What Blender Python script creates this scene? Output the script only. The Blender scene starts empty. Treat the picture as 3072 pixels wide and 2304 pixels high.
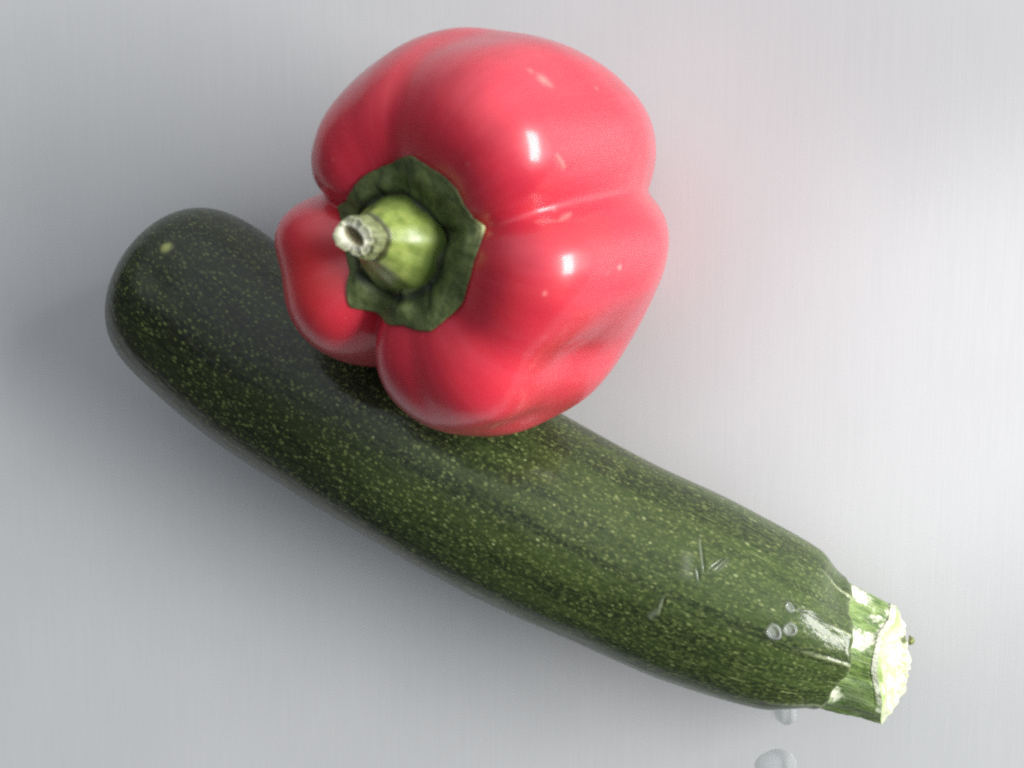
import bpy, bmesh, math, random
import numpy as np
from mathutils import Vector, Matrix
random.seed(7); np.random.seed(7)
S = bpy.context.scene
COL = S.collection
CM = 0.01

# ---------------------------------------------------------------- geometry (all in centimetres)
PI = math.pi
def unit(v):
    v = np.asarray(v, float)
    return v / np.linalg.norm(v)

CAM_DIST = 30.0
LENS = 40.0
CAM_LEAN = (0.25, 0.12)
def set_camera():
    global CAM_POS, CAM_BACK, CAM_RIGHT, CAM_UP
    CAM_BACK = unit([CAM_LEAN[0], CAM_LEAN[1], 1.0])
    CAM_POS = CAM_BACK * CAM_DIST
    CAM_RIGHT = unit(np.cross([0, 1, 0], CAM_BACK))
    CAM_UP = np.cross(CAM_BACK, CAM_RIGHT)
set_camera()

def smooth(a, b, x):
    t = np.clip((x - a) / (b - a), 0, 1)
    return t * t * (3 - 2 * t)

def dang(a, b):
    return (a - b + PI) % (2 * PI) - PI

def periodic(angles_deg, values, th):
    """smooth periodic interpolation through control values (Catmull-Rom)"""
    a = np.radians(np.asarray(angles_deg, float)); v = np.asarray(values, float)
    n = len(a); th = np.mod(th - a[0], 2 * PI) + a[0]
    ext = np.append(a, a[0] + 2 * PI)
    i = np.clip(np.searchsorted(ext, th, side='right') - 1, 0, n - 1)
    t = (th - ext[i]) / (ext[i + 1] - ext[i])
    p0, p1, p2, p3 = v[(i - 1) % n], v[i], v[(i + 1) % n], v[(i + 2) % n]
    return 0.5 * (2 * p1 + (p2 - p0) * t + (2 * p0 - 5 * p1 + 4 * p2 - p3) * t * t + (3 * p1 - p0 - 3 * p2 + p3) * t ** 3)

def spline(xs, ys, x):
    """monotone-ish cubic (Catmull-Rom on uneven knots)"""
    xs = np.asarray(xs, float); ys = np.asarray(ys, float)
    m = np.gradient(ys, xs)
    i = np.clip(np.searchsorted(xs, x, side='right') - 1, 0, len(xs) - 2)
    h = xs[i + 1] - xs[i]; t = (x - xs[i]) / h
    return ((2 * t**3 - 3 * t**2 + 1) * ys[i] + (t**3 - 2 * t**2 + t) * h * m[i]
            + (-2 * t**3 + 3 * t**2) * ys[i + 1] + (t**3 - t**2) * h * m[i + 1])

# ---- red pepper: polar profile about its own axis, carved by the grooves between the lobes
PEPPER_C = np.array([0.786, 4.099, 5.163])
PEPPER_AIM = (-0.447, -0.25, 0.859)
def set_pepper():
    global PEPPER_W, PEPPER_U, PEPPER_V
    PEPPER_W = unit(CAM_RIGHT * PEPPER_AIM[0] + CAM_UP * PEPPER_AIM[1] + CAM_BACK * PEPPER_AIM[2])
    PEPPER_U = unit(CAM_RIGHT - PEPPER_W * np.dot(CAM_RIGHT, PEPPER_W))
    PEPPER_V = np.cross(PEPPER_W, PEPPER_U)
set_pepper()
PEPPER_SCALE = 1.0751
TAPER, LOWER, BEND = .32, 5.15, (0, 0)
CROWN = (-0.34, -0.03)
LOBE_ANGLE = list(range(0, 360, 10))
LOBE_RADIUS = [1.05, 1.05, 1.033, 1.04, 1.059, 1.045, 1.009, 0.992, 0.993, 0.977, 0.934, 0.892, 0.872, 0.864, 0.855, 0.872, 0.937, 0.995, 1.015, 1.026, 1.029, 1.016, 1.0, 0.983, 0.969, 0.977, 1.008, 1.046, 1.088, 1.121, 1.114, 1.074, 1.032, 1.005, 1.0, 1.022]
# angle, width (rad), depth at crown / shoulder / flank / base
GROOVES = [(162, .20, .26, .26, .20, .12),
           (12, .20, .24, .22, .17, .14),
           (249, .17, .26, .26, .18, .12),
           (321, .22, .10, .18, .01, .0),
           (47, .14, .04, .085, .04, .03),
           (84, .16, .05, .085, .03, .02),
           (196, .16, .09, .09, .01, .0),
           (294, .12, .00, .085, .0, .0)]

def pepper_scale(th, ph):
    s = np.ones_like(th)
    for (a, w, d0, d1, d2, d3) in GROOVES:
        d = dang(th, math.radians(a) + 0.05 * np.sin(ph * 2 + a))
        dep = spline([0, .7, 1.15, 1.75, 3.15], [d0 * .8, d0, d1, d2, d3], ph)
        e = .05 if d1 >= .2 else .20
        s = s - dep * np.exp(-(np.sqrt(d * d + e * e) - e) / w)
    return s

def pepper_local(th, ph):
    """th: angle round the axis, ph: 0 at the stem, pi at the blossom end -> x, y, z along the axis"""
    R = periodic(LOBE_ANGLE, LOBE_RADIUS, th)
    n = 2.55 + 2.0 * smooth(.1, .95, np.cos(th - .12))          # squarer shoulder on the right
    sp, cp = np.sin(ph), np.cos(ph)
    k = (np.abs(sp) ** n + np.abs(cp) ** n) ** (-1 / n)
    r = 4.05 * k * sp
    z = np.where(cp > 0, 3.9, LOWER) * k * cp
    r = r * (1 - (TAPER + .12 * smooth(-.1, .9, np.cos(th - 5.75))) * smooth(1.4, -5.0, z))
    sc = pepper_scale(th, ph)
    w = smooth(0.15, 1.0, ph)
    sc = sc * ((R - 1) * w + 1)
    r, z = r * sc, z * (0.45 * sc + 0.55)
    z = z - 1.35 * np.exp(-(r / 1.75) ** 2) * (cp > 0) + 1.1 * np.exp(-(r / 1.2) ** 2) * (cp < 0)
    r = np.maximum(r, 0)
    lump = .020 * np.sin(3 * th + 1.4 * z) + .012 * np.sin(2.3 * z + 2 * np.sin(th * 2)) * np.sin(th * 4 + 1)
    r = r + lump * smooth(.3, .9, ph) * (1 - smooth(1.5, 2.0, ph))
    low = np.clip((2.0 - z) / 6.5, 0, 1.1) ** 1.6
    up = smooth(.6, 3.0, z)
    return r * np.cos(th) + BEND[0] * low + CROWN[0] * up, r * np.sin(th) + BEND[1] * low + CROWN[1] * up, z

def pepper_world(x, y, z):
    p = np.stack([x, y, z], -1) * PEPPER_SCALE
    return PEPPER_C + p[..., :1] * PEPPER_U + p[..., 1:2] * PEPPER_V + p[..., 2:3] * PEPPER_W

def pepper_grid(nt=360, npn=240):
    th = np.linspace(0, 2 * PI, nt, endpoint=False)
    ph = np.linspace(0.0, PI, npn)
    T, P = np.meshgrid(th, ph)
    return T, P, pepper_world(*pepper_local(T, P))

# ---- courgette: centre line above the worktop (x, y), radius along it
ZUC_X = [-9.3, -8.3, -6.263, -3.842, -1.566, 0.853, 3.158, 5.419, 7.229, 8.247]
ZUC_Y = [3.36, 2.68, 1.148, -0.231, -1.477, -2.688, -3.709, -4.566, -5.23, -5.561]
ZUC_R = [2.38, 2.40, 2.46, 2.52, 2.502, 2.452, 2.308, 2.209, 1.93, 1.52]
ZUC_Z = 2.531
ZUC_K = [0, .09, .2, .33, .46, .59, .72, .84, .93, 1.0]
def zuc_center(s):
    x, y, r = spline(ZUC_K, ZUC_X, s), spline(ZUC_K, ZUC_Y, s), spline(ZUC_K, ZUC_R, s)
    e = 2e-3; a = np.clip(s + e, 0, 1); b = np.clip(s - e, 0, 1)
    dx = spline(ZUC_K, ZUC_X, a) - spline(ZUC_K, ZUC_X, b)
    dy = spline(ZUC_K, ZUC_Y, a) - spline(ZUC_K, ZUC_Y, b)
    L = np.hypot(dx, dy); tx, ty = dx / L, dy / L
    return x, y, tx, ty, r

def zuc_surface(s, th):
    """s along, th round (0 = towards the far side, pi/2 = top)"""
    x, y, tx, ty, r = zuc_center(s)
    d = s * 23.0
    uc = 3.3
    cap = np.where(d < uc, (1 - np.abs(1 - np.clip(d, 0, uc) / uc) ** 2.05) ** (1 / 2.05), 1)
    cap = cap - .10 * np.exp(-(d / .25) ** 2) * 0
    ridge = 1 + .014 * np.cos(5 * th + .6) * smooth(.1, .6, s) + .035 * np.cos(5 * th + .6) * smooth(.85, 1.0, s) + .006 * np.sin(2 * th + 9 * s) + .004 * np.sin(3 * th - 23 * s)
    rr = r * cap * ridge
    nx, ny = -ty, tx
    return np.stack([x + nx * rr * np.cos(th), y + ny * rr * np.cos(th), ZUC_Z + rr * np.sin(th)], -1)

# ---- courgette stalk: five-sided, flared, cut off at the far end
STALK_O = np.array([7.75, -5.43, 2.42])
STALK_T = unit([.960, -.285, .0])
STALK_N = unit(np.cross([0, 0, 1], STALK_T))
STALK_B = np.cross(STALK_T, STALK_N)
CUT_P = np.array([9.54, -5.92, 2.45])
CUT_N = unit([.93, -.02, .26])
def stalk_surface(u, ph):
    """u 0 at the fruit, 1 at the cut; ph round (0 = far side, pi/2 = top)"""
    R = spline([0, .25, .55, .8, 1], [1.58, 1.46, 1.31, 1.23, 1.22], u)
    c = np.cos(5 * (ph - 1.15))
    pent = 1 + .085 * np.sign(c) * np.abs(c) ** .8 * smooth(-.1, .45, u) + .02 * np.sin(9 * ph + 3 * u) + .012 * np.sin(17 * ph + 1)
    r = R * pent
    side = STALK_N * 1.0
    p0 = STALK_O + (np.cos(ph) * r)[..., None] * side + (np.sin(ph) * r)[..., None] * STALK_B
    L = ((CUT_P - p0) @ CUT_N) / (STALK_T @ CUT_N)
    wob = .05 * np.sin(3 * ph + 1) + .03 * np.sin(7 * ph)
    return p0 + ((L + wob) * u)[..., None] * STALK_T

# ---------------------------------------------------------------- camera, room light, window, exposure
def v3(a): return Vector([float(q) for q in a])
ROOM = (58, 30, .06, 1.06)     # side the daylight comes from, its height, dim and bright ends
cam_d = bpy.data.cameras.new('camera'); cam = bpy.data.objects.new('camera', cam_d); COL.objects.link(cam)
cam_d.lens = LENS; cam_d.sensor_width = 36; cam_d.clip_start = .005; cam_d.clip_end = 50
cam.matrix_world = Matrix([[*map(float, (CAM_RIGHT[i], CAM_UP[i], CAM_BACK[i])), float(CAM_POS[i] * CM)] for i in range(3)] + [[0, 0, 0, 1]])
cam_d.dof.use_dof = True; cam_d.dof.focus_distance = .262; cam_d.dof.aperture_fstop = 14.0
S.camera = cam
S.render.engine = 'CYCLES'
S.cycles.max_bounces = 8; S.cycles.transmission_bounces = 8
S.cycles.filter_width = 2.2
S.cycles.use_denoising = False
S.view_settings.view_transform = 'Standard'; S.view_settings.look = 'None'
S.view_settings.exposure = 0.0; S.view_settings.gamma = 1.0

w = bpy.data.worlds.new('World'); S.world = w; w.use_nodes = True
wt = w.node_tree; bg = wt.nodes['Background']
# the room: pale walls, lighter on the side the daylight comes in from (far right)
wc = wt.nodes.new('ShaderNodeTexCoord'); wd = wt.nodes.new('ShaderNodeVectorMath'); wd.operation = 'DOT_PRODUCT'
WDIR = Vector((math.cos(math.radians(ROOM[0])) * math.cos(math.radians(ROOM[1])), math.sin(math.radians(ROOM[0])) * math.cos(math.radians(ROOM[1])), math.sin(math.radians(ROOM[1]))))
wd.inputs[1].default_value = WDIR
wt.links.new(wc.outputs['Generated'], wd.inputs[0])
wr = wt.nodes.new('ShaderNodeMapRange'); wr.interpolation_type = 'SMOOTHSTEP'; wt.links.new(wd.outputs['Value'], wr.inputs[0])
for q, v in enumerate((-.10, 1.0, ROOM[2], ROOM[3])): wr.inputs[q + 1].default_value = v
wt.links.new(wr.outputs[0], bg.inputs[1]); bg.inputs[0].default_value = (.90, .95, 1.0, 1)

def lamp(name, pos, aim, sx, sy, power, col):
    d = bpy.data.lights.new(name, 'AREA'); d.shape = 'RECTANGLE'; d.size = sx; d.size_y = sy; d.energy = power; d.color = col
    o = bpy.data.objects.new(name, d); COL.objects.link(o)
    o.location = pos
    o.rotation_euler = (Vector(aim) - Vector(pos)).to_track_quat('-Z', 'Y').to_euler()
    return o
def from_sky(az, el, dist):
    az, el = math.radians(az), math.radians(el)
    return (dist * math.cos(el) * math.cos(az), dist * math.cos(el) * math.sin(az), dist * math.sin(el))
lamp('window_light', from_sky(7, 27, 1.9), (0, 0, .03), 1.30, .60, 62, (1.0, .985, .96))
# a pale patch of light on the worktop at the right, from an added spot with no source in view
sd = bpy.data.lights.new('added_patch_light', 'SPOT'); sd.energy = 24; sd.spot_size = math.radians(6.4); sd.spot_blend = .75; sd.shadow_soft_size = .02
so = bpy.data.objects.new('added_patch_light', sd); COL.objects.link(so); so.location = from_sky(15, 52, 1.3)
so.rotation_euler = (Vector((.122, .004, 0)) - so.location).to_track_quat('-Z', 'Y').to_euler()

# ---------------------------------------------------------------- helpers
def grid_mesh(name, P, wrap_u=True, caps=(False, False), attrs=None, smooth_shade=True):
    """P (rows, cols, 3) in cm; columns go round; returns a mesh with float attributes"""
    nr, nc = P.shape[:2]
    co = (P.reshape(-1, 3) * CM).astype(np.float32)
    i = np.arange(nr - 1)[:, None]; j = np.arange(nc if wrap_u else nc - 1)[None, :]; j2 = (j + 1) % nc
    a = i * nc + j; b = i * nc + j2; c = (i + 1) * nc + j2; d = (i + 1) * nc + j
    q = np.stack([a, b, c, d], -1).reshape(-1, 4)
    faces = [q]
    me = bpy.data.meshes.new(name)
    ext = []
    tri = []
    n = len(co)
    if caps[0]:
        ext.append(co[:nc].mean(0)); k = n + len(ext) - 1
        tri.append(np.stack([np.full(nc, k), (np.arange(nc) + 1) % nc, np.arange(nc)], -1))
    if caps[1]:
        ext.append(co[-nc:].mean(0)); k = n + len(ext) - 1; o = (nr - 1) * nc
        tri.append(np.stack([np.full(nc, k), o + np.arange(nc), o + (np.arange(nc) + 1) % nc], -1))
    if ext: co = np.vstack([co, np.array(ext, np.float32)])
    ntri = sum(len(t) for t in tri)
    loops = np.concatenate([q.ravel()] + [t.ravel() for t in tri]).astype(np.int32)
    starts = np.concatenate([np.arange(len(q)) * 4, len(q) * 4 + np.arange(ntri) * 3]).astype(np.int32)
    tot = np.concatenate([np.full(len(q), 4), np.full(ntri, 3)]).astype(np.int32)
    me.vertices.add(len(co)); me.vertices.foreach_set('co', co.ravel())
    me.loops.add(len(loops)); me.loops.foreach_set('vertex_index', loops)
    me.polygons.add(len(starts)); me.polygons.foreach_set('loop_start', starts); me.polygons.foreach_set('loop_total', tot)
    me.polygons.foreach_set('use_smooth', np.full(len(starts), smooth_shade))
    me.update(); me.validate()
    for k, v in (attrs or {}).items():
        v = np.asarray(v, np.float32)
        if v.ndim == 3:
            v = v.reshape(-1, 3)
            if ext: v = np.vstack([v, np.repeat(v[-1:], len(ext), 0)])
            at = me.attributes.new(k, 'FLOAT_VECTOR', 'POINT'); at.data.foreach_set('vector', v.ravel())
        else:
            v = v.ravel()
            if ext: v = np.append(v, np.repeat(v[-1:], len(ext)))
            at = me.attributes.new(k, 'FLOAT', 'POINT'); at.data.foreach_set('value', v)
    return me

def outward(me, centre=None):
    bm = bmesh.new(); bm.from_mesh(me); bmesh.ops.recalc_face_normals(bm, faces=bm.faces); bm.to_mesh(me); bm.free()

def link(name, me, mat, parent=None):
    o = bpy.data.objects.new(name, me); COL.objects.link(o)
    me.materials.append(mat)
    if parent is not None: o.parent = parent
    return o

def localise(me, origin):
    """shift a mesh made in world place so that its parent's Empty is its origin"""
    me.transform(Matrix.Translation(-Vector([float(q) * CM for q in origin])))

def thing(name, label, cat, loc, group=None):
    o = bpy.data.objects.new(name, None); COL.objects.link(o); o.empty_display_size = .02
    o.location = [float(q) * CM for q in loc]
    o['label'] = label; o['category'] = cat
    if group: o['group'] = group
    return o

class NT:
    """a small node-tree writer"""
    def __init__(s, name):
        s.m = bpy.data.materials.new(name); s.m.use_nodes = True; s.t = s.m.node_tree; s.n = s.t.nodes
        s.b = s.n['Principled BSDF']
    def add(s, kind, **kw):
        x = s.n.new(kind)
        for k, v in kw.items(): setattr(x, k, v)
        return x
    def put(s, sock, v):
        if isinstance(v, bpy.types.NodeSocket): s.t.links.new(v, sock)
        else: sock.default_value = v
    def set(s, **kw):
        for k, v in kw.items(): s.put(s.b.inputs[k.replace('_', ' ')], v)
    def attr(s, name, vec=False):
        a = s.add('ShaderNodeAttribute', attribute_name=name); return a.outputs['Vector' if vec else 'Fac']
    def math(s, op, a, b=0.0, c=None, clamp=False):
        m = s.add('ShaderNodeMath', operation=op, use_clamp=clamp); s.put(m.inputs[0], a); s.put(m.inputs[1], b)
        if c is not None: s.put(m.inputs[2], c)
        return m.outputs[0]
    def ramp(s, x, lo, hi, a=0.0, b=1.0):
        m = s.add('ShaderNodeMapRange', interpolation_type='SMOOTHSTEP'); s.put(m.inputs[0], x)
        for i, v in enumerate((lo, hi, a, b)): s.put(m.inputs[i + 1], v)
        return m.outputs[0]
    def mix(s, f, a, b):
        m = s.add('ShaderNodeMix', data_type='RGBA'); s.put(m.inputs[0], f); s.put(m.inputs[6], a if isinstance(a, bpy.types.NodeSocket) else (*a, 1)); s.put(m.inputs[7], b if isinstance(b, bpy.types.NodeSocket) else (*b, 1))
        return m.outputs[2]
    def scale(s, vec, sc, off=(0, 0, 0)):
        m = s.add('ShaderNodeMapping'); s.put(m.inputs[0], vec); m.inputs[3].default_value = sc; m.inputs[1].default_value = off
        return m.outputs[0]
    def noise(s, vec, sc, detail=3, rough=.5):
        m = s.add('ShaderNodeTexNoise'); s.put(m.inputs['Vector'], vec); m.inputs['Scale'].default_value = sc
        m.inputs['Detail'].default_value = detail; m.inputs['Roughness'].default_value = rough
        return m.outputs[0]
    def voro(s, vec, sc, rnd=1.0):
        m = s.add('ShaderNodeTexVoronoi'); s.put(m.inputs['Vector'], vec); m.inputs['Scale'].default_value = sc; m.inputs['Randomness'].default_value = rnd
        return m.outputs['Distance'], m.outputs['Color']
    def bump(s, h, strength, dist, normal=None):
        m = s.add('ShaderNodeBump'); s.put(m.inputs['Height'], h); m.inputs['Strength'].default_value = strength; m.inputs['Distance'].default_value = dist
        if normal is not None: s.put(m.inputs['Normal'], normal)
        return m.outputs[0]

def seg(a, b, A, B, p, q):
    """distance of (a, b) to the segment p-q, with the along parameter"""
    px, py = q[0] - p[0], q[1] - p[1]; L = px * px + py * py
    t = np.clip(((a - p[0]) * px + (b - p[1]) * py) / L, 0, 1)
    dx, dy = a - (p[0] + t * px), b - (p[1] + t * py)
    side = (px * dy - py * dx) / math.sqrt(L)
    return np.hypot(dx * A, dy * B), t, side

def noise1(seed, x, k):
    """cheap smooth 1-D noise for edges"""
    r = np.random.RandomState(seed); v = np.zeros_like(x)
    for i in range(k): v = v + np.sin(x * (i + 1) * 1.0 + r.rand() * 6.28) * r.randn() / (i + 1) ** .7
    return v

# ---------------------------------------------------------------- worktop
def mat_worktop():
    k = NT('brushed_satin_metal')
    tc = k.add('ShaderNodeTexCoord').outputs['Object']
    st = k.noise(k.scale(tc, (2600, 55, 1)), 1.0, 4, .6)
    st2 = k.noise(k.scale(tc, (900, 18, 1), (3, 1, 0)), 1.0, 3, .6)
    gr = k.noise(k.scale(tc, (2600, 2600, 1), (7, 1, 0)), 1.0, 2, .6)
    big = k.noise(tc, 14, 3, .5)
    f = k.math('ADD', k.math('MULTIPLY', st, .5), k.math('ADD', k.math('MULTIPLY', st2, .3), k.math('MULTIPLY', gr, .2)))
    f = k.ramp(f, .25, .75)
    col = k.mix(f, (.490, .498, .508), (.526, .533, .542))
    col = k.mix(k.math('MULTIPLY', k.ramp(big, .35, .7), .25), col, (.60, .605, .615))
    k.set(Base_Color=col, Metallic=.06, Roughness=k.ramp(f, 0, 1, .46, .52), Anisotropic=.55)
    tg = k.add('ShaderNodeTangent', direction_type='UV_MAP'); k.put(k.b.inputs['Tangent'], tg.outputs[0])
    k.set(Normal=k.bump(f, .04, .0002))
    return k.m
def make_worktop():
    bm = bmesh.new()
    bmesh.ops.create_cube(bm, size=1)
    bmesh.ops.scale(bm, vec=(1.5, 1.1, .03), verts=bm.verts); bmesh.ops.translate(bm, vec=(0, 0, -.015), verts=bm.verts)
    bmesh.ops.bevel(bm, geom=bm.edges[:], offset=.002, segments=2, affect='EDGES')
    uv = bm.loops.layers.uv.new('UVMap')
    for f in bm.faces:
        for l in f.loops: l[uv].uv = (l.vert.co.y, l.vert.co.x)
    me = bpy.data.meshes.new('worktop'); bm.to_mesh(me); bm.free()
    o = link('worktop', me, mat_worktop()); o['kind'] = 'structure'
make_worktop()

# ---------------------------------------------------------------- courgette
def mat_courgette():
    k = NT('courgette_skin')
    uv = k.attr('skin', True)
    s = k.add('ShaderNodeSeparateXYZ'); k.put(s.inputs[0], uv)
    along, rnd_ = s.outputs[0], s.outputs[1]
    end = k.ramp(along, 12.5, 19.0)                       # flecks stretch out towards the stalk
    band = k.noise(k.scale(uv, (.09, 1.5, 1)), 1.0, 4, .65)      # long pale and dark stripes
    band = k.ramp(band, .42, .58)
    mott = k.noise(k.scale(uv, (.7, 1.6, 1), (4, 0, 0)), 1.0, 4, .6)
    fine = k.noise(k.scale(uv, (6.5, 12, 1), (4, 5, 0)), 1.0, 3, .6)
    base = k.mix(band, (.014, .022, .009), (.038, .059, .017))
    base = k.mix(k.math('MULTIPLY', k.ramp(mott, .35, .7), .5), base, (.034, .055, .017))
    base = k.mix(k.ramp(fine, .42, .70, 0, .6), base, (.080, .110, .034))
    tone = k.mix(k.ramp(along, 4, 18), (.52, .45, .62), (1.30, 1.34, 1.20))  # paler stalk end; pepper's shade on the rounded half put into the skin colour
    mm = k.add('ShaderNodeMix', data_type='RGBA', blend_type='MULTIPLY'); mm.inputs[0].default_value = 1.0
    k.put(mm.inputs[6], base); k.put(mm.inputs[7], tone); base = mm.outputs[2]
    def flecks(sx, sy, seed, r0, r1, share):
        d, c = k.voro(k.scale(uv, (sx, sy, 1), (seed, seed * 2, 0)), 1.0)
        cs = k.add('ShaderNodeSeparateColor'); k.put(cs.inputs[0], c)
        keep = k.math('LESS_THAN', cs.outputs[0], share)
        size = k.ramp(cs.outputs[1], 0, 1, r0, r1)
        m = k.math('SUBTRACT', 1.0, k.math('DIVIDE', d, size), clamp=True)
        m = k.math('MULTIPLY', k.ramp(m, .05, .55), k.math('MULTIPLY', keep, k.ramp(cs.outputs[2], 0, 1, .45, 1.0)))
        return m
    big = flecks(3.6, 5.4, 3.3, .11, .25, k.math('ADD', .14, k.math('MULTIPLY', band, .34)))
    mid = flecks(6.0, 9.0, 8.1, .20, .44, k.math('ADD', .50, k.math('MULTIPLY', band, .35)))
    sml = flecks(8.5, 12, 1.7, .30, .58, .85)
    lng = flecks(1.1, 8.5, 5.9, .10, .30, .85)
    lng = k.math('MULTIPLY', lng, end)
    vis = k.ramp(along, 3.0, 11.0, .25, 1.0)
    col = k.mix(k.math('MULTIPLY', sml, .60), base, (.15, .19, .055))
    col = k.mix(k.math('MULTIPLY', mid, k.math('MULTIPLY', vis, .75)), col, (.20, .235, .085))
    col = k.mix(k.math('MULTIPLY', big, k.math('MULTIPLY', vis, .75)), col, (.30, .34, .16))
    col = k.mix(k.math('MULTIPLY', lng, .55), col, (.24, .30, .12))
    # pale ribs running into the stalk, the blossom mark, scuffs
    col = k.mix(k.math('MULTIPLY', k.attr('rib'), k.ramp(fine, .3, .6, .4, 1)), col, (.40, .45, .25))
    col = k.mix(k.attr('spot'), col, (.34, .37, .12))
    col = k.mix(k.attr('scuff'), col, (.30, .34, .27))
    col = k.mix(k.attr('cut'), col, (.020, .030, .012))
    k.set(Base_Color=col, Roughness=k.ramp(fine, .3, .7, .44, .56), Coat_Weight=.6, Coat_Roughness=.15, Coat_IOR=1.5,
          Subsurface_Weight=.04, Subsurface_Radius=(.004, .006, .002), Subsurface_Scale=.3)
    k.b.inputs['Specular IOR Level'].default_value = .12
    bh = k.math('ADD', k.math('MULTIPLY', fine, .6), k.math('MULTIPLY', mid, -.25))
    nrm = k.bump(bh, .22, .0003)
    nrm = k.bump(k.noise(k.scale(uv, (1.2, 2.6, 1)), 1.0, 3, .5), .25, .0012, nrm)
    k.set(Normal=nrm); k.put(k.b.inputs['Coat Normal'], nrm)
    return k.m
def mat_stalk():
    k = NT('courgette_stalk')
    tc = k.attr('skin', True)
    n = k.noise(k.scale(tc, (2.2, 5.5, 1)), 1.0, 5, .65)
    st = k.noise(k.scale(tc, (1.4, 16, 1)), 1.0, 4, .6)
    fl = k.noise(k.scale(tc, (7, 9, 1)), 1.0, 4, .7)
    col = k.mix(k.ramp(n, .38, .64), (.085, .150, .035), (.22, .33, .085))
    col = k.mix(k.ramp(st, .50, .72, 0, .75), col, (.48, .56, .28))
    bare = k.math('ADD', k.attr('bare'), k.math('MULTIPLY', k.math('SUBTRACT', fl, .5), 2.0))
    col = k.mix(k.ramp(bare, .26, .80), col, (.74, .77, .60))
    col = k.mix(k.attr('dark'), col, (.030, .055, .018))
    k.set(Base_Color=col, Roughness=.5, Coat_Weight=.15, Coat_Roughness=.25, Subsurface_Weight=.08, Subsurface_Scale=.3, Subsurface_Radius=(.004, .006, .002))
    k.set(Normal=k.bump(k.math('ADD', st, fl), .55, .0006))
    return k.m
def mat_cut():
    k = NT('courgette_cut_flesh')
    tc = k.add('ShaderNodeTexCoord').outputs['Object']
    n = k.noise(tc, 420, 4, .65); g = k.noise(tc, 130, 3, .5)
    col = k.mix(k.ramp(n, .35, .7), (.56, .60, .36), (.72, .75, .54))
    col = k.mix(k.ramp(g, .55, .75, 0, .5), col, (.36, .46, .18))
    col = k.mix(k.attr('rim'), col, (.34, .46, .16))
    k.set(Base_Color=col, Roughness=.38, Coat_Weight=.5, Coat_Roughness=.2, Subsurface_Weight=.25, Subsurface_Scale=.4, Subsurface_Radius=(.006, .006, .003))
    k.set(Normal=k.bump(n, .6, .0008))
    return k.m

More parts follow.
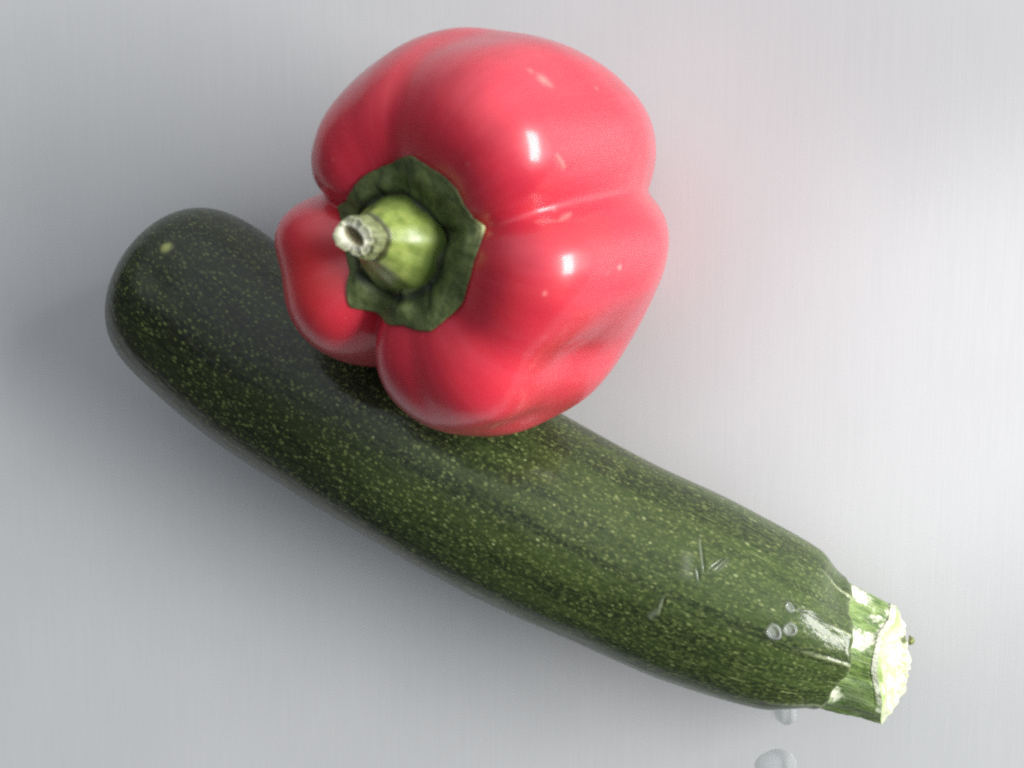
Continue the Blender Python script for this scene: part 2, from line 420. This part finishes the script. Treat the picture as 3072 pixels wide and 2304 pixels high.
def make_courgette():
    base = (float(ZUC_X[4]), float(ZUC_Y[4]), 0)
    root = thing('courgette', 'long dark green speckled courgette lying diagonally on the grey metal worktop', 'courgette', base)
    ns, nt = 1000, 460
    s = np.concatenate([1 - np.cos(np.linspace(0, PI / 2, 60, endpoint=False)) , [1.0]])[:60] * .06
    s = np.concatenate([s, np.linspace(.06, 1.0, ns)])
    th = np.linspace(-PI / 2, 1.5 * PI, nt, endpoint=False)
    TH, SS = np.meshgrid(th, s)
    P = zuc_surface(SS, TH)
    C = np.stack([*zuc_center(SS)[:2], np.full_like(SS, ZUC_Z)], -1)
    rad = P - C; R = np.linalg.norm(rad, axis=-1, keepdims=True); rad = rad / np.maximum(R, 1e-6)
    A, B = 19.5, 2.3
    disp = np.zeros_like(SS); scuff = np.zeros_like(SS); cut = np.zeros_like(SS); spot = np.zeros_like(SS)
    # knife nicks and scratches in the skin, upper side near the stalk
    for p, q, wd, dp in [((.8065, .7843), (.8224, 1.0809), .045, .035), ((.814, 1.0809), (.8215, 1.1888), .04, .03),
                         ((.8262, 1.050), (.8360, .8750), .050, .04), ((.8325, 1.030), (.8392, .880), .035, .03),
                         ((.7948, 1.4674), (.7957, 1.6292), .05, .05)]:
        wd *= .62; d, t, side = seg(SS, TH, A, B, p, q)
        taper = np.sin(np.clip(t, .03, .97) * PI) ** .6
        g = np.exp(-(d / (wd * taper + .004)) ** 2)
        disp -= .45 * dp * g; cut = np.maximum(cut, .45 * g)
        off = np.exp(-((d - wd * 1.6) / (wd * .9)) ** 2) * (side > 0) * taper
        disp += .010 * off; scuff = np.maximum(scuff, .45 * off)
    d, t, side = seg(SS, TH, A, B, (.800, 1.02), (.806, 1.16)); scuff = np.maximum(scuff, .20 * np.exp(-(d / .12) ** 2))
    d, t, side = seg(SS, TH, A, B, (.7925, 1.62), (.788, 1.70)); scuff = np.maximum(scuff, .28 * np.exp(-(d / .07) ** 2))
    # blossom mark at the rounded end and the dip beside it, its shade darkened into the skin colour
    d = np.hypot((SS - .1018) * A, (TH - .991) * B * .75); spot = np.exp(-(d / .105) ** 3.0); disp += .03 * np.exp(-(d / .14) ** 2)
    d = np.hypot((SS - .1184) * A, (TH - 1.3056) * B); disp -= .10 * np.exp(-(d / .45) ** 2); cut = np.maximum(cut, .35 * np.exp(-(d / .28) ** 2))
    d = np.hypot((SS - .3436) * A, (TH - 2.7169) * B * .8); spot = np.maximum(spot, .25 * np.exp(-(d / .09) ** 2))
    rs = np.random.RandomState(5)
    for _ in range(34):
        a, b = rs.uniform(.15, .97), rs.uniform(0, PI); d = np.hypot((SS - a) * A * .8, (TH - b) * B); disp += rs.uniform(-.022, .012) * np.exp(-(d / rs.uniform(.12, .5)) ** 2)
    rib = np.zeros_like(SS)
    for k_ in range(10):
        c = dang(TH, (k_ + .5) * PI / 5 + .12 * math.sin(k_ * 2.3)); L = .925 + .03 * math.sin(k_ * 1.7)
        g = np.exp(-(c * B / .05) ** 2) * smooth(L, 1.0, SS) * (.55 if k_ % 2 else .9)
        rib = np.maximum(rib, g); disp += .035 * g
    P = P + rad * disp[..., None]
    pull0 = (-.34 * np.exp(-(dang(TH, 0) / .8) ** 2) - .42 * np.exp(-(dang(TH, PI) / .7) ** 2) + .10 * np.exp(-(dang(TH, 1.7) / .6) ** 2)) * smooth(.93, 1.0, SS)
    # the skin turns in round the stalk with an uneven lip
    tx, ty = zuc_center(np.array([1.0]))[2:4]; T = np.array([tx[0], ty[0], 0])
    P = P + pull0[..., None] * T
    last = P[-1]; cen = np.array([ZUC_X[-1], ZUC_Y[-1], ZUC_Z]) + 0 * T; rows = []
    lipn = .04 * np.sin(5 * th + 1) + .03 * np.sin(9 * th) + .012 * np.sin(23 * th + 2)
    pull = -.34 * np.exp(-(dang(th, 0) / .8) ** 2) - .42 * np.exp(-(dang(th, PI) / .7) ** 2) + .10 * np.exp(-(dang(th, 1.7) / .6) ** 2)
    for a, b in ((.10, .985), (.17, .95), (.20, .90), (.16, .84), (.05, .78)):
        rows.append(cen + (last - cen) * b + T * (a * (1.0) + lipn[:, None] * min(1, a / .17)))
    P = np.concatenate([P, np.array(rows)], 0)
    pad = lambda v, f=1.0: np.concatenate([v, np.repeat(v[-1:], 5, 0) * f], 0)
    suv = np.stack([SS * A, TH * B, np.zeros_like(SS)], -1)
    ex = np.repeat(suv[-1:], 5, 0).copy(); ex[..., 0] += np.array([.1, .18, .25, .33, .42])[:, None]
    suv = np.concatenate([suv, ex], 0)
    ribp = pad(rib); ribp[-3:] = .9
    me = grid_mesh('courgette_skin', P, True, (True, True), dict(skin=suv, rib=ribp, spot=pad(spot, 0), scuff=pad(scuff, 0), cut=pad(cut, 0)))
    outward(me); localise(me, base)
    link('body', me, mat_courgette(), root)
    # stalk
    U, PH = np.meshgrid(np.linspace(0, 1, 130), np.linspace(-PI, PI, 420, endpoint=False), indexing='ij')
    Q = stalk_surface(U, PH)
    cax = STALK_O + ((CUT_P - STALK_O) @ STALK_T) * U[..., None] * STALK_T
    out = Q - cax; out = out / np.linalg.norm(out, axis=-1, keepdims=True)
    rg = noise1(3, PH * 2, 14) * .010 + noise1(9, PH * 5 + U * 6, 12) * .007
    bare = np.zeros_like(U); dark = np.zeros_like(U)
    def blob(u, p, ru, rp, v, arr): np.maximum(arr, v * np.exp(-(((U - u) / ru) ** 2 + (dang(PH, p) / rp) ** 2) ** 1.3), out=arr)
    blob(.62, 1.03, .24, .20, .95, bare); blob(.80, .93, .12, .18, .9, bare); blob(.40, .12, .25, .16, .9, bare)
    blob(.27, 2.05, .20, .16, 1.0, bare); blob(.40, 2.12, .15, .12, .85, bare); blob(.10, .55, .06, .3, .4, bare)
    blob(.95, .45, .10, .8, .9, bare); blob(.97, 1.4, .07, .9, .9, bare); blob(.75, .35, .12, .18, .6, bare)
    blob(.66, 2.15, .20, .28, .7, dark); blob(.08, 1.9, .10, .25, .55, dark); blob(.12, .75, .08, .22, .5, dark)
    Q = Q + out * (rg - .05 * np.clip(bare, 0, 1) * (U < .9))[..., None]
    me = grid_mesh('courgette_stalk', Q, True, (False, False), dict(skin=np.stack([U * 1.5, PH * 1.3, 0 * U], -1), bare=bare, dark=dark))
    outward(me); localise(me, base)
    stalk = link('stalk', me, mat_stalk(), root)
    # the cut end, a rough disc carried by the rim
    rim = Q[-1]; cc = rim.mean(0); rows = []; rimv = []
    ff = np.concatenate([np.linspace(1, .9, 5), np.linspace(.86, .04, 30)])
    r_ = np.random.RandomState(2)
    for f_ in ff:
        bulge = .30 * (1 - f_ ** 2.4) * (f_ < 1)
        ph = PH[0]
        rough = (.030 * np.sin(9 * ph * 1 + 14 * f_) + .022 * np.sin(15 * ph - 9 * f_) + .03 * np.sin(31 * f_ + 2 * np.sin(3 * ph))) * (1 - f_ ** 8)
        rows.append(cc + (rim - cc) * f_ + CUT_N * (bulge + rough)[:, None]); rimv.append(np.clip(np.full(len(ph), .9 * smooth(.80, 1.0, f_)) + .35 * np.sin(4 * ph + 1) * smooth(.6, .9, f_), 0, 1))
    me = grid_mesh('courgette_cut', np.array(rows), True, (False, True), dict(rim=np.array(rimv)))
    outward(me); localise(me, base)
    link('cut_face', me, mat_cut(), stalk)
    # a dried bract stub sticking out of the rim
    k = NT('dried_bract'); tc = k.add('ShaderNodeTexCoord').outputs['Object']
    k.set(Base_Color=k.mix(k.ramp(k.noise(tc, 900, 3), .4, .6), (.10, .12, .035), (.24, .26, .08)), Roughness=.7)
    for (qn, qb, L, wd) in ((.76, .18, .12, .11), (-.35, .10, .09, .07)):
        p = cc + STALK_N * qn + STALK_B * qb + CUT_N * .20; d = unit(STALK_T * .9 + STALK_N * .2)
        a = np.linspace(0, 2 * PI, 14, endpoint=False); e1 = unit(np.cross(d, CUT_N)); e2 = np.cross(d, e1)
        rows = []
        for t in np.linspace(0, 1, 8):
            rr = wd * math.sqrt(max(0, 1 - (t * 1.02 - .05) ** 2)) * (1 + .15 * np.sin(3 * a + t * 4))
            rows.append(p - d * .06 + d * (t * L + .0) + (np.cos(a) * rr)[:, None] * e1 * .9 + (np.sin(a) * rr)[:, None] * e2 * 1.2)
        me = grid_mesh('bract', np.array(rows), True, (True, True)); outward(me); localise(me, base)
        link('bract_stub', me, k.m, stalk)
make_courgette()

# ---------------------------------------------------------------- red pepper
def mat_pepper():
    k = NT('pepper_skin')
    uv = k.attr('skin', True)
    tc = k.add('ShaderNodeTexCoord').outputs['Object']
    st = k.noise(k.scale(uv, (2.6, .35, 1)), 1.0, 4, .6)
    mo = k.noise(tc, 38, 4, .55)
    fi = k.noise(tc, 900, 3, .6)
    col = k.mix(k.ramp(mo, .32, .68), (.49, .018, .044), (.63, .030, .054))
    col = k.mix(k.ramp(st, .42, .68, 0, .28), col, (.66, .060, .095))
    col = k.mix(k.ramp(k.noise(tc, 22, 3, .5), .48, .68, 0, .45), col, (.66, .040, .024))
    col = k.mix(k.attr('pale'), col, (.82, .34, .30))
    col = k.mix(k.attr('nick'), col, (.34, .05, .05))
    k.set(Base_Color=col, Roughness=k.ramp(fi, .3, .7, .36, .42), Coat_Weight=.5, Coat_Roughness=k.ramp(mo, .3, .7, .11, .17),
          Subsurface_Weight=.22, Subsurface_Scale=.35, Subsurface_Radius=(.012, .002, .002))
    k.b.inputs['Specular IOR Level'].default_value = .55
    nrm = k.bump(k.noise(tc, 55, 3, .5), .30, .0012)
    nrm = k.bump(fi, .10, .0001, nrm)
    k.set(Normal=nrm); k.put(k.b.inputs['Coat Normal'], nrm)
    return k.m
def mat_calyx():
    k = NT('pepper_calyx')
    tc = k.add('ShaderNodeTexCoord').outputs['Object']
    n = k.noise(tc, 260, 5, .65); m = k.noise(tc, 900, 4, .6)
    col = k.mix(k.ramp(n, .36, .64), (.050, .072, .024), (.125, .160, .052))
    col = k.mix(k.ramp(m, .5, .75, 0, .4), col, (.16, .20, .08))
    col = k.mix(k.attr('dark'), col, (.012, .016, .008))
    col = k.mix(k.attr('tip'), col, (.55, .58, .28))
    k.set(Base_Color=col, Roughness=.58, Normal=k.bump(k.math('ADD', n, k.math('MULTIPLY', m, .5)), .5, .0008))
    return k.m
def mat_stem():
    k = NT('pepper_stem')
    uv = k.attr('skin', True)
    n = k.noise(k.scale(uv, (1.2, 9, 1)), 1.0, 4, .6); g = k.noise(uv, 3.0, 3, .5)
    col = k.mix(k.ramp(g, .35, .65), (.17, .235, .050), (.28, .35, .085))
    col = k.mix(k.ramp(n, .45, .75, 0, .4), col, (.36, .42, .14))
    col = k.mix(k.attr('dark'), col, (.055, .055, .022))
    col = k.mix(k.attr('green'), col, (.075, .125, .025))
    k.set(Base_Color=col, Roughness=.36, Coat_Weight=.6, Coat_Roughness=.22, Subsurface_Weight=.1, Subsurface_Scale=.3, Subsurface_Radius=(.004, .006, .002))
    k.set(Normal=k.bump(n, .25, .0005))
    return k.m
def mat_stem_tip():
    k = NT('pepper_stem_tip')
    uv = k.attr('skin', True)
    n = k.noise(k.scale(uv, (3, 14, 1)), 1.0, 4, .65)
    col = k.mix(k.ramp(n, .35, .65), (.13, .15, .06), (.27, .30, .14))
    col = k.mix(k.attr('pale'), col, (.78, .77, .64))
    col = k.mix(k.attr('dark'), col, (.26, .21, .12))
    k.set(Base_Color=col, Roughness=.6, Normal=k.bump(n, .6, .0006))
    return k.m

CALYX_A = [7.8, 13.8, 20.6, 29.2, 39.0, 49.5, 60.7, 70.5, 76.5, 96.4, 111.3, 127.7, 141.7, 154.1, 162.1, 169.9, 185.7, 206.8, 227.3, 240.8, 257.3, 271.4, 295.5, 309.3, 326.7, 337.6, 353.5]
CALYX_R = [1.85, 1.93, 1.74, 1.72, 1.8, 1.75, 1.67, 1.66, 1.68, 1.44, 1.38, 1.34, 1.31, 1.35, 1.53, 1.37, 1.24, 1.25, 1.62, 1.5, 1.52, 1.5, 1.77, 1.73, 1.77, 1.72, 1.74]

def pframe(x, y, z):
    """frame of the crown in real centimetres (not scaled) -> world"""
    x = np.asarray(x) + CROWN[0] * PEPPER_SCALE; y = np.asarray(y) + CROWN[1] * PEPPER_SCALE
    return PEPPER_C + np.asarray(x)[..., None] * PEPPER_U + np.asarray(y)[..., None] * PEPPER_V + np.asarray(z)[..., None] * PEPPER_W

def make_pepper():
    base = (float(PEPPER_C[0]), float(PEPPER_C[1]), 0)
    root = thing('bell_pepper', 'glossy red bell pepper with green stem leaning on the dark green courgette', 'pepper', base)
    nt, npn = 720, 480
    T, Ph, P = pepper_grid(nt, npn)
    pale = np.zeros_like(T); nick = np.zeros_like(T); disp = np.zeros_like(T)
    A, B = 4.0, 4.6
    def dot(t, p, r, v, h=0.0):
        d = np.hypot(dang(T, t) * A * np.sin(p), (Ph - p) * B); g = np.exp(-(d / r) ** 2)
        np.maximum(pale, v * g, out=pale); disp[...] += h * g
    dot(.8552, 1.0297, .10, .55, .01); dot(.829, 1.0428, .07, .4); dot(6.1087, .7477, .03, .8, .008); dot(6.2134, 1.0691, .035, .9, .01)
    dot(.2531, .8985, .04, .5); dot(.7679, 1.2855, .035, .5); dot(.9163, 1.01, .05, .4)
    rs = np.random.RandomState(11)
    for _ in range(60): dot(rs.uniform(0, 6.28), rs.uniform(.4, 2.2), rs.uniform(.012, .028), rs.uniform(.15, .5), .003)
    def scr(p, q, wd, v, dark=0.0):
        tt = np.where(T - p[0] > PI, T - 2 * PI, T)
        d, t, side = seg(tt, Ph, A * .85, B, p, q); tp = np.sin(np.clip(t, .03, .97) * PI) ** .5
        g = np.exp(-(d / (wd * tp + .003)) ** 2)
        np.maximum(pale, v * g, out=pale)
        if dark:
            g2 = np.exp(-((d - wd * 2.0) / wd) ** 2) * (side > 0) * tp; np.maximum(nick, dark * g2, out=nick); disp[...] -= .02 * g2
    scr((.4974, .8985), (.4363, .9313), .022, .75, .8); scr((.1833, .8854), (.2094, .9576), .035, .5)
    scr((5.1051, 1.0231), (5.2273, .9772), .05, .6); scr((.2007, .787), (.1833, .8854), .03, .3)
    C = PEPPER_C + PEPPER_W * 0.5
    out = P - C; out /= np.linalg.norm(out, axis=-1, keepdims=True)
    P = P + out * disp[..., None]
    su = np.stack([T * 4, Ph * 4.6, 0 * T], -1)
    me = grid_mesh('pepper_flesh', P, True, (True, True), dict(skin=su, pale=pale, nick=nick)); outward(me); localise(me, base)
    link('flesh', me, mat_pepper(), root)

    # calyx: the green star cap, draped over the crown of the fruit
    th = np.linspace(0, 2 * PI, 420, endpoint=False)
    Rim = np.interp(np.degrees(th) % 360, np.array(CALYX_A + [CALYX_A[0] + 360, CALYX_A[-1] - 360])[np.argsort(CALYX_A + [CALYX_A[0] + 360, CALYX_A[-1] - 360])],
                    np.array(CALYX_R + [CALYX_R[0], CALYX_R[-1]])[np.argsort(CALYX_A + [CALYX_A[0] + 360, CALYX_A[-1] - 360])])
    Rim = Rim * (1.02 - .05 * np.cos(th) + .02 * np.sin(th) + .13 * np.maximum(0, -np.cos(th - .35)))
    pp = np.linspace(0, 1.0, 120)
    zt = np.zeros((420, 120)); rt = np.zeros((420, 120))
    for i, t in enumerate(th):
        x, y, z = pepper_local(np.full(120, t), pp); up = smooth(.6, 3.0, z); rt[i] = np.hypot(x - CROWN[0] * up, y - CROWN[1] * up) * PEPPER_SCALE; zt[i] = z * PEPPER_SCALE
    def surf_z(x, y):
        i = int(round((math.atan2(y, x) % (2 * PI)) / (2 * PI) * 420)) % 420
        return np.interp(max(math.hypot(x, y), 1.12), rt[i], zt[i])
    fr = np.concatenate([np.linspace(.12, .985, 60), [1.0, 1.004, .998, .97, .90]])
    rows = []; dark = []; tip = []
    zs = np.zeros((len(fr), 420))
    for a, f in enumerate(fr):
        for i in range(420): zs[a, i] = surf_z(Rim[i] * min(f, 1) * math.cos(th[i]) + .22, Rim[i] * min(f, 1) * math.sin(th[i]) + .03)
    # smooth the drape round the axis so that it spans the grooves
    ker = np.hanning(61); ker /= ker.sum()
    zsm = np.stack([np.convolve(np.r_[z[-30:], z, z[:30]], ker, 'valid') for z in zs])
    zd = np.maximum(zs, zsm * .85 + zs * .15)
    lobe = [7.0, 60, 110, 162, 227, 300, 335]
    for a, f in enumerate(fr):
        r = Rim * f
        thick = .085 - .035 * smooth(.8, 1, f) if a < 60 else [.045, .03, .01, -.03, -.06][a - 60]
        puff = .085 * np.exp(-((f - .76) / .15) ** 2) * (1 + .55 * np.sin(7 * th + .8) + .3 * np.sin(11 * th)) if a < 60 else 0 * th
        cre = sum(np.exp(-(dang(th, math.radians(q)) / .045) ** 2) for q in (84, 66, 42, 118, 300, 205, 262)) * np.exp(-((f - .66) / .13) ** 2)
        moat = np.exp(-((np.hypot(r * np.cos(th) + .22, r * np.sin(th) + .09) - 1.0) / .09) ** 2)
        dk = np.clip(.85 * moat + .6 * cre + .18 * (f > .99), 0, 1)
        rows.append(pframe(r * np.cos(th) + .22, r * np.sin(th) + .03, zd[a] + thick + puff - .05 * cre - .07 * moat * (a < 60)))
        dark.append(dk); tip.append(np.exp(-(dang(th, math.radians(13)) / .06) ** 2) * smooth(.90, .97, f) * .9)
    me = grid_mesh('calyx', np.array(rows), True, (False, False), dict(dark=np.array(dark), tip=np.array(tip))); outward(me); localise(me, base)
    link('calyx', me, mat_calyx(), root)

    # stem
    zb = float(np.mean(zd[20])) - .04
    c0 = np.array([0, -.06, zb]); c1 = np.array([.02, .24, zb + 1.08])
    a = np.linspace(0, 2 * PI, 200, endpoint=False)
    us = np.linspace(0, 1, 90); rows = []; dk = []; gr = []
    for u in us:
        c = c0 + (c1 - c0) * u
        r = spline([0, .08, .2, .45, .7, .9, 1.0], [1.00, .965, .90, .76, .60, .49, .44], np.array([u]))[0]
        rr = r * (1 + .028 * np.sin(5 * a + .4) + .012 * np.sin(11 * a + 3 * u))
        if u > .985: rr = rr * .93
        rows.append(pframe(c[0] + rr * np.cos(a), c[1] + rr * np.sin(a), np.full(200, c[2])))
        dk.append(np.full(200, smooth(.955, .995, u) * .9) + .8 * (1 - smooth(0, .05, u)))
        gr.append(np.clip((1 - smooth(.10, .60, u + .12 * np.sin(3 * a))) * .75, 0, 1))
    dk = np.clip(np.array(dk), 0, 1)
    sk = np.stack([np.repeat(us[:, None], 200, 1) * 1.4, np.repeat(a[None], 90, 0) * .7, np.zeros((90, 200))], -1)
    me = grid_mesh('stem', np.array(rows), True, (False, True), dict(skin=sk, dark=dk, green=np.array(gr))); outward(me); localise(me, base)
    stem = link('stem', me, mat_stem(), root)
    # knob above the joint, torn open at the end
    d0 = c1; dirv = unit([-.25, .18, 1.0])
    us = np.concatenate([np.linspace(0, 1, 40), np.linspace(1.0, 2.0, 26)[1:]])
    rows = []; pale = []; dk = []
    for u in us:
        if u <= 1:
            c = d0 + dirv * (u * .42 - .01)
            r = spline([0, .1, .35, .7, 1], [.33, .375, .395, .375, .34], np.array([u]))[0]
            rr = r * (1 + .05 * np.sin(4 * a + 1) + .03 * np.sin(9 * a + 4 * u))
            top = smooth(.55, 1, u)
            jag = top * (.11 * np.cos(a - 2.7) + .05 * np.cos(2 * a - .6) + .012 * np.sin(9 * a) + .010 * np.sin(14 * a + 1) + .006 * np.sin(23 * a))
            x, y, z = c[0] + rr * np.cos(a), c[1] + rr * np.sin(a), c[2] + jag
            pl, dd = np.full(200, .5 * smooth(.90, 1.0, u)), .85 * np.full(200, 1 - smooth(0, .12, u))
        else:
            t = u - 1; c = d0 + dirv * .41
            k_ = 1 - t
            # lens-shaped hollow
            rr = .34 * (1 - .25 * smooth(0, .22, t)) * (1 - smooth(.20, 1.0, t) * .97)
            ex = 1 - .50 * smooth(.0, .3, t)
            ca, sa = math.cos(2.5), math.sin(2.5)
            qx, qy = rr * np.cos(a - 2.5), rr * np.sin(a - 2.5) * ex
            jag = (1 - smooth(0, .3, t)) * (.11 * np.cos(a - 2.7) + .05 * np.cos(2 * a - .6) + .012 * np.sin(9 * a) + .010 * np.sin(14 * a + 1) + .006 * np.sin(23 * a))
            x, y = c[0] + qx * ca - qy * sa, c[1] + qx * sa + qy * ca
            z = c[2] + jag - .10 * smooth(.18, .55, t) + .03 * np.sin(7 * a + 9 * t) * smooth(.4, .6, t)
            pl, dd = np.full(200, .12 + .75 * math.exp(-((t - .20) / .09) ** 2)) * (t < .45), np.clip(smooth(.18, .45, t) * (.85 + .4 * np.sin(5 * a + 11 * t)), 0, 1)
        rows.append(pframe(x, y, z + 0 * a)); pale.append(pl); dk.append(dd)
    n = len(us)
    sk = np.stack([np.repeat(us[:, None], 200, 1) * .5, np.repeat(a[None], n, 0) * .4, np.zeros((n, 200))], -1)
    me = grid_mesh('stem_tip', np.array(rows), True, (False, True), dict(skin=sk, pale=np.array(pale), dark=np.array(dk))); outward(me); localise(me, base)
    link('stem_tip', me, mat_stem_tip(), stem)
make_pepper()

# ---------------------------------------------------------------- drops of water
def mat_water():
    k = NT('water'); t = k.t
    tr = k.add('ShaderNodeBsdfTransparent'); tr.inputs[0].default_value = (.97, .98, .98, 1)
    gl = k.add('ShaderNodeBsdfGlossy'); gl.inputs['Roughness'].default_value = .08
    df = k.add('ShaderNodeBsdfDiffuse'); df.inputs[0].default_value = (.85, .87, .88, 1)
    fr = k.add('ShaderNodeFresnel'); fr.inputs['IOR'].default_value = 1.45
    ge = k.add('ShaderNodeNewGeometry')
    front = k.math('SUBTRACT', 1.0, ge.outputs['Backfacing'])
    m1 = k.add('ShaderNodeMixShader'); t.links.new(k.math('MULTIPLY', front, .20), m1.inputs[0])
    t.links.new(tr.outputs[0], m1.inputs[1]); t.links.new(df.outputs[0], m1.inputs[2])
    m2 = k.add('ShaderNodeMixShader'); t.links.new(k.math('MULTIPLY', front, fr.outputs[0]), m2.inputs[0])
    t.links.new(m1.outputs[0], m2.inputs[1]); t.links.new(gl.outputs[0], m2.inputs[2])
    t.links.new(m2.outputs[0], k.n['Material Output'].inputs['Surface'])
    return k.m
WATER = mat_water()
def drop(name, p, n, rx, ry, h, rot, label, seed, group, ring=True):
    n = unit(n); e1 = unit(np.cross([0, 1, 0], n)); e2 = np.cross(n, e1)
    e1, e2 = e1 * math.cos(rot) + e2 * math.sin(rot), -e1 * math.sin(rot) + e2 * math.cos(rot)
    a = np.linspace(0, 2 * PI, 72, endpoint=False); r_ = np.random.RandomState(seed); rows = []
    wob = 1 + .05 * np.sin(2 * a + r_.rand() * 6) + .035 * np.sin(3 * a + r_.rand() * 6) + .015 * np.sin(5 * a)
    for t in np.linspace(0, 1, 22):
        q = 1 - t
        if ring:      # a small bead with a raised rim and a sunken middle
            rr = max(1 - t, .02); hh = (1 - rr ** 4) ** .5 * (.50 + .50 * math.exp(-((rr - .72) / .22) ** 2))
        else:         # a flat soft-edged pool
            rr = max((1 - t) ** .6, .02); hh = 1 - rr ** 2.2
        rows.append((np.cos(a) * rx * rr * wob)[:, None] * e1 + (np.sin(a) * ry * rr * wob)[:, None] * e2 + n * (h * hh))
    me = grid_mesh('drop', np.array(rows), True, (True, True)); outward(me)
    o = link(name, me, WATER); o.location = [float(q) * CM for q in p]
    o['label'] = label; o['category'] = 'water drop'; o['group'] = group
def zpoint(s, th):
    P = zuc_surface(np.array([s]), np.array([th]))[0]; C = np.array([*[float(q[0]) for q in zuc_center(np.array([s]))[:2]], ZUC_Z])
    return P, unit(P - C)
G1, G2 = 'water drops on the courgette', 'water drops on the worktop'
p, n = zpoint(.9058, 1.3596); drop('water_drop', p - n * .02, n, .185, .205, .13, .3, 'larger left one of two round water drops side by side on the courgette skin', 1, G1)
p, n = zpoint(.9208, 1.2697); drop('water_drop', p - n * .02, n, .165, .175, .12, 1.1, 'smaller right one of two round water drops side by side on the courgette skin', 2, G1)
p, n = zpoint(.9124, 1.0539); drop('water_drop', p - n * .015, n, .10, .13, .05, .4, 'faint flat smear of water above the pair of drops on the courgette', 3, G1)
drop('water_drop', np.array([7.24, -8.20, 0.001]), [0, 0, 1], .27, .42, .13, .25, 'clear water drop on the worktop peeking out from under the courgette', 4, G2, False)
drop('water_drop', np.array([7.05, -9.75, 0.001]), [0, 0, 1], .50, .47, .11, .2, 'large clear water drop on the worktop at the bottom edge of the photo', 5, G2, False)
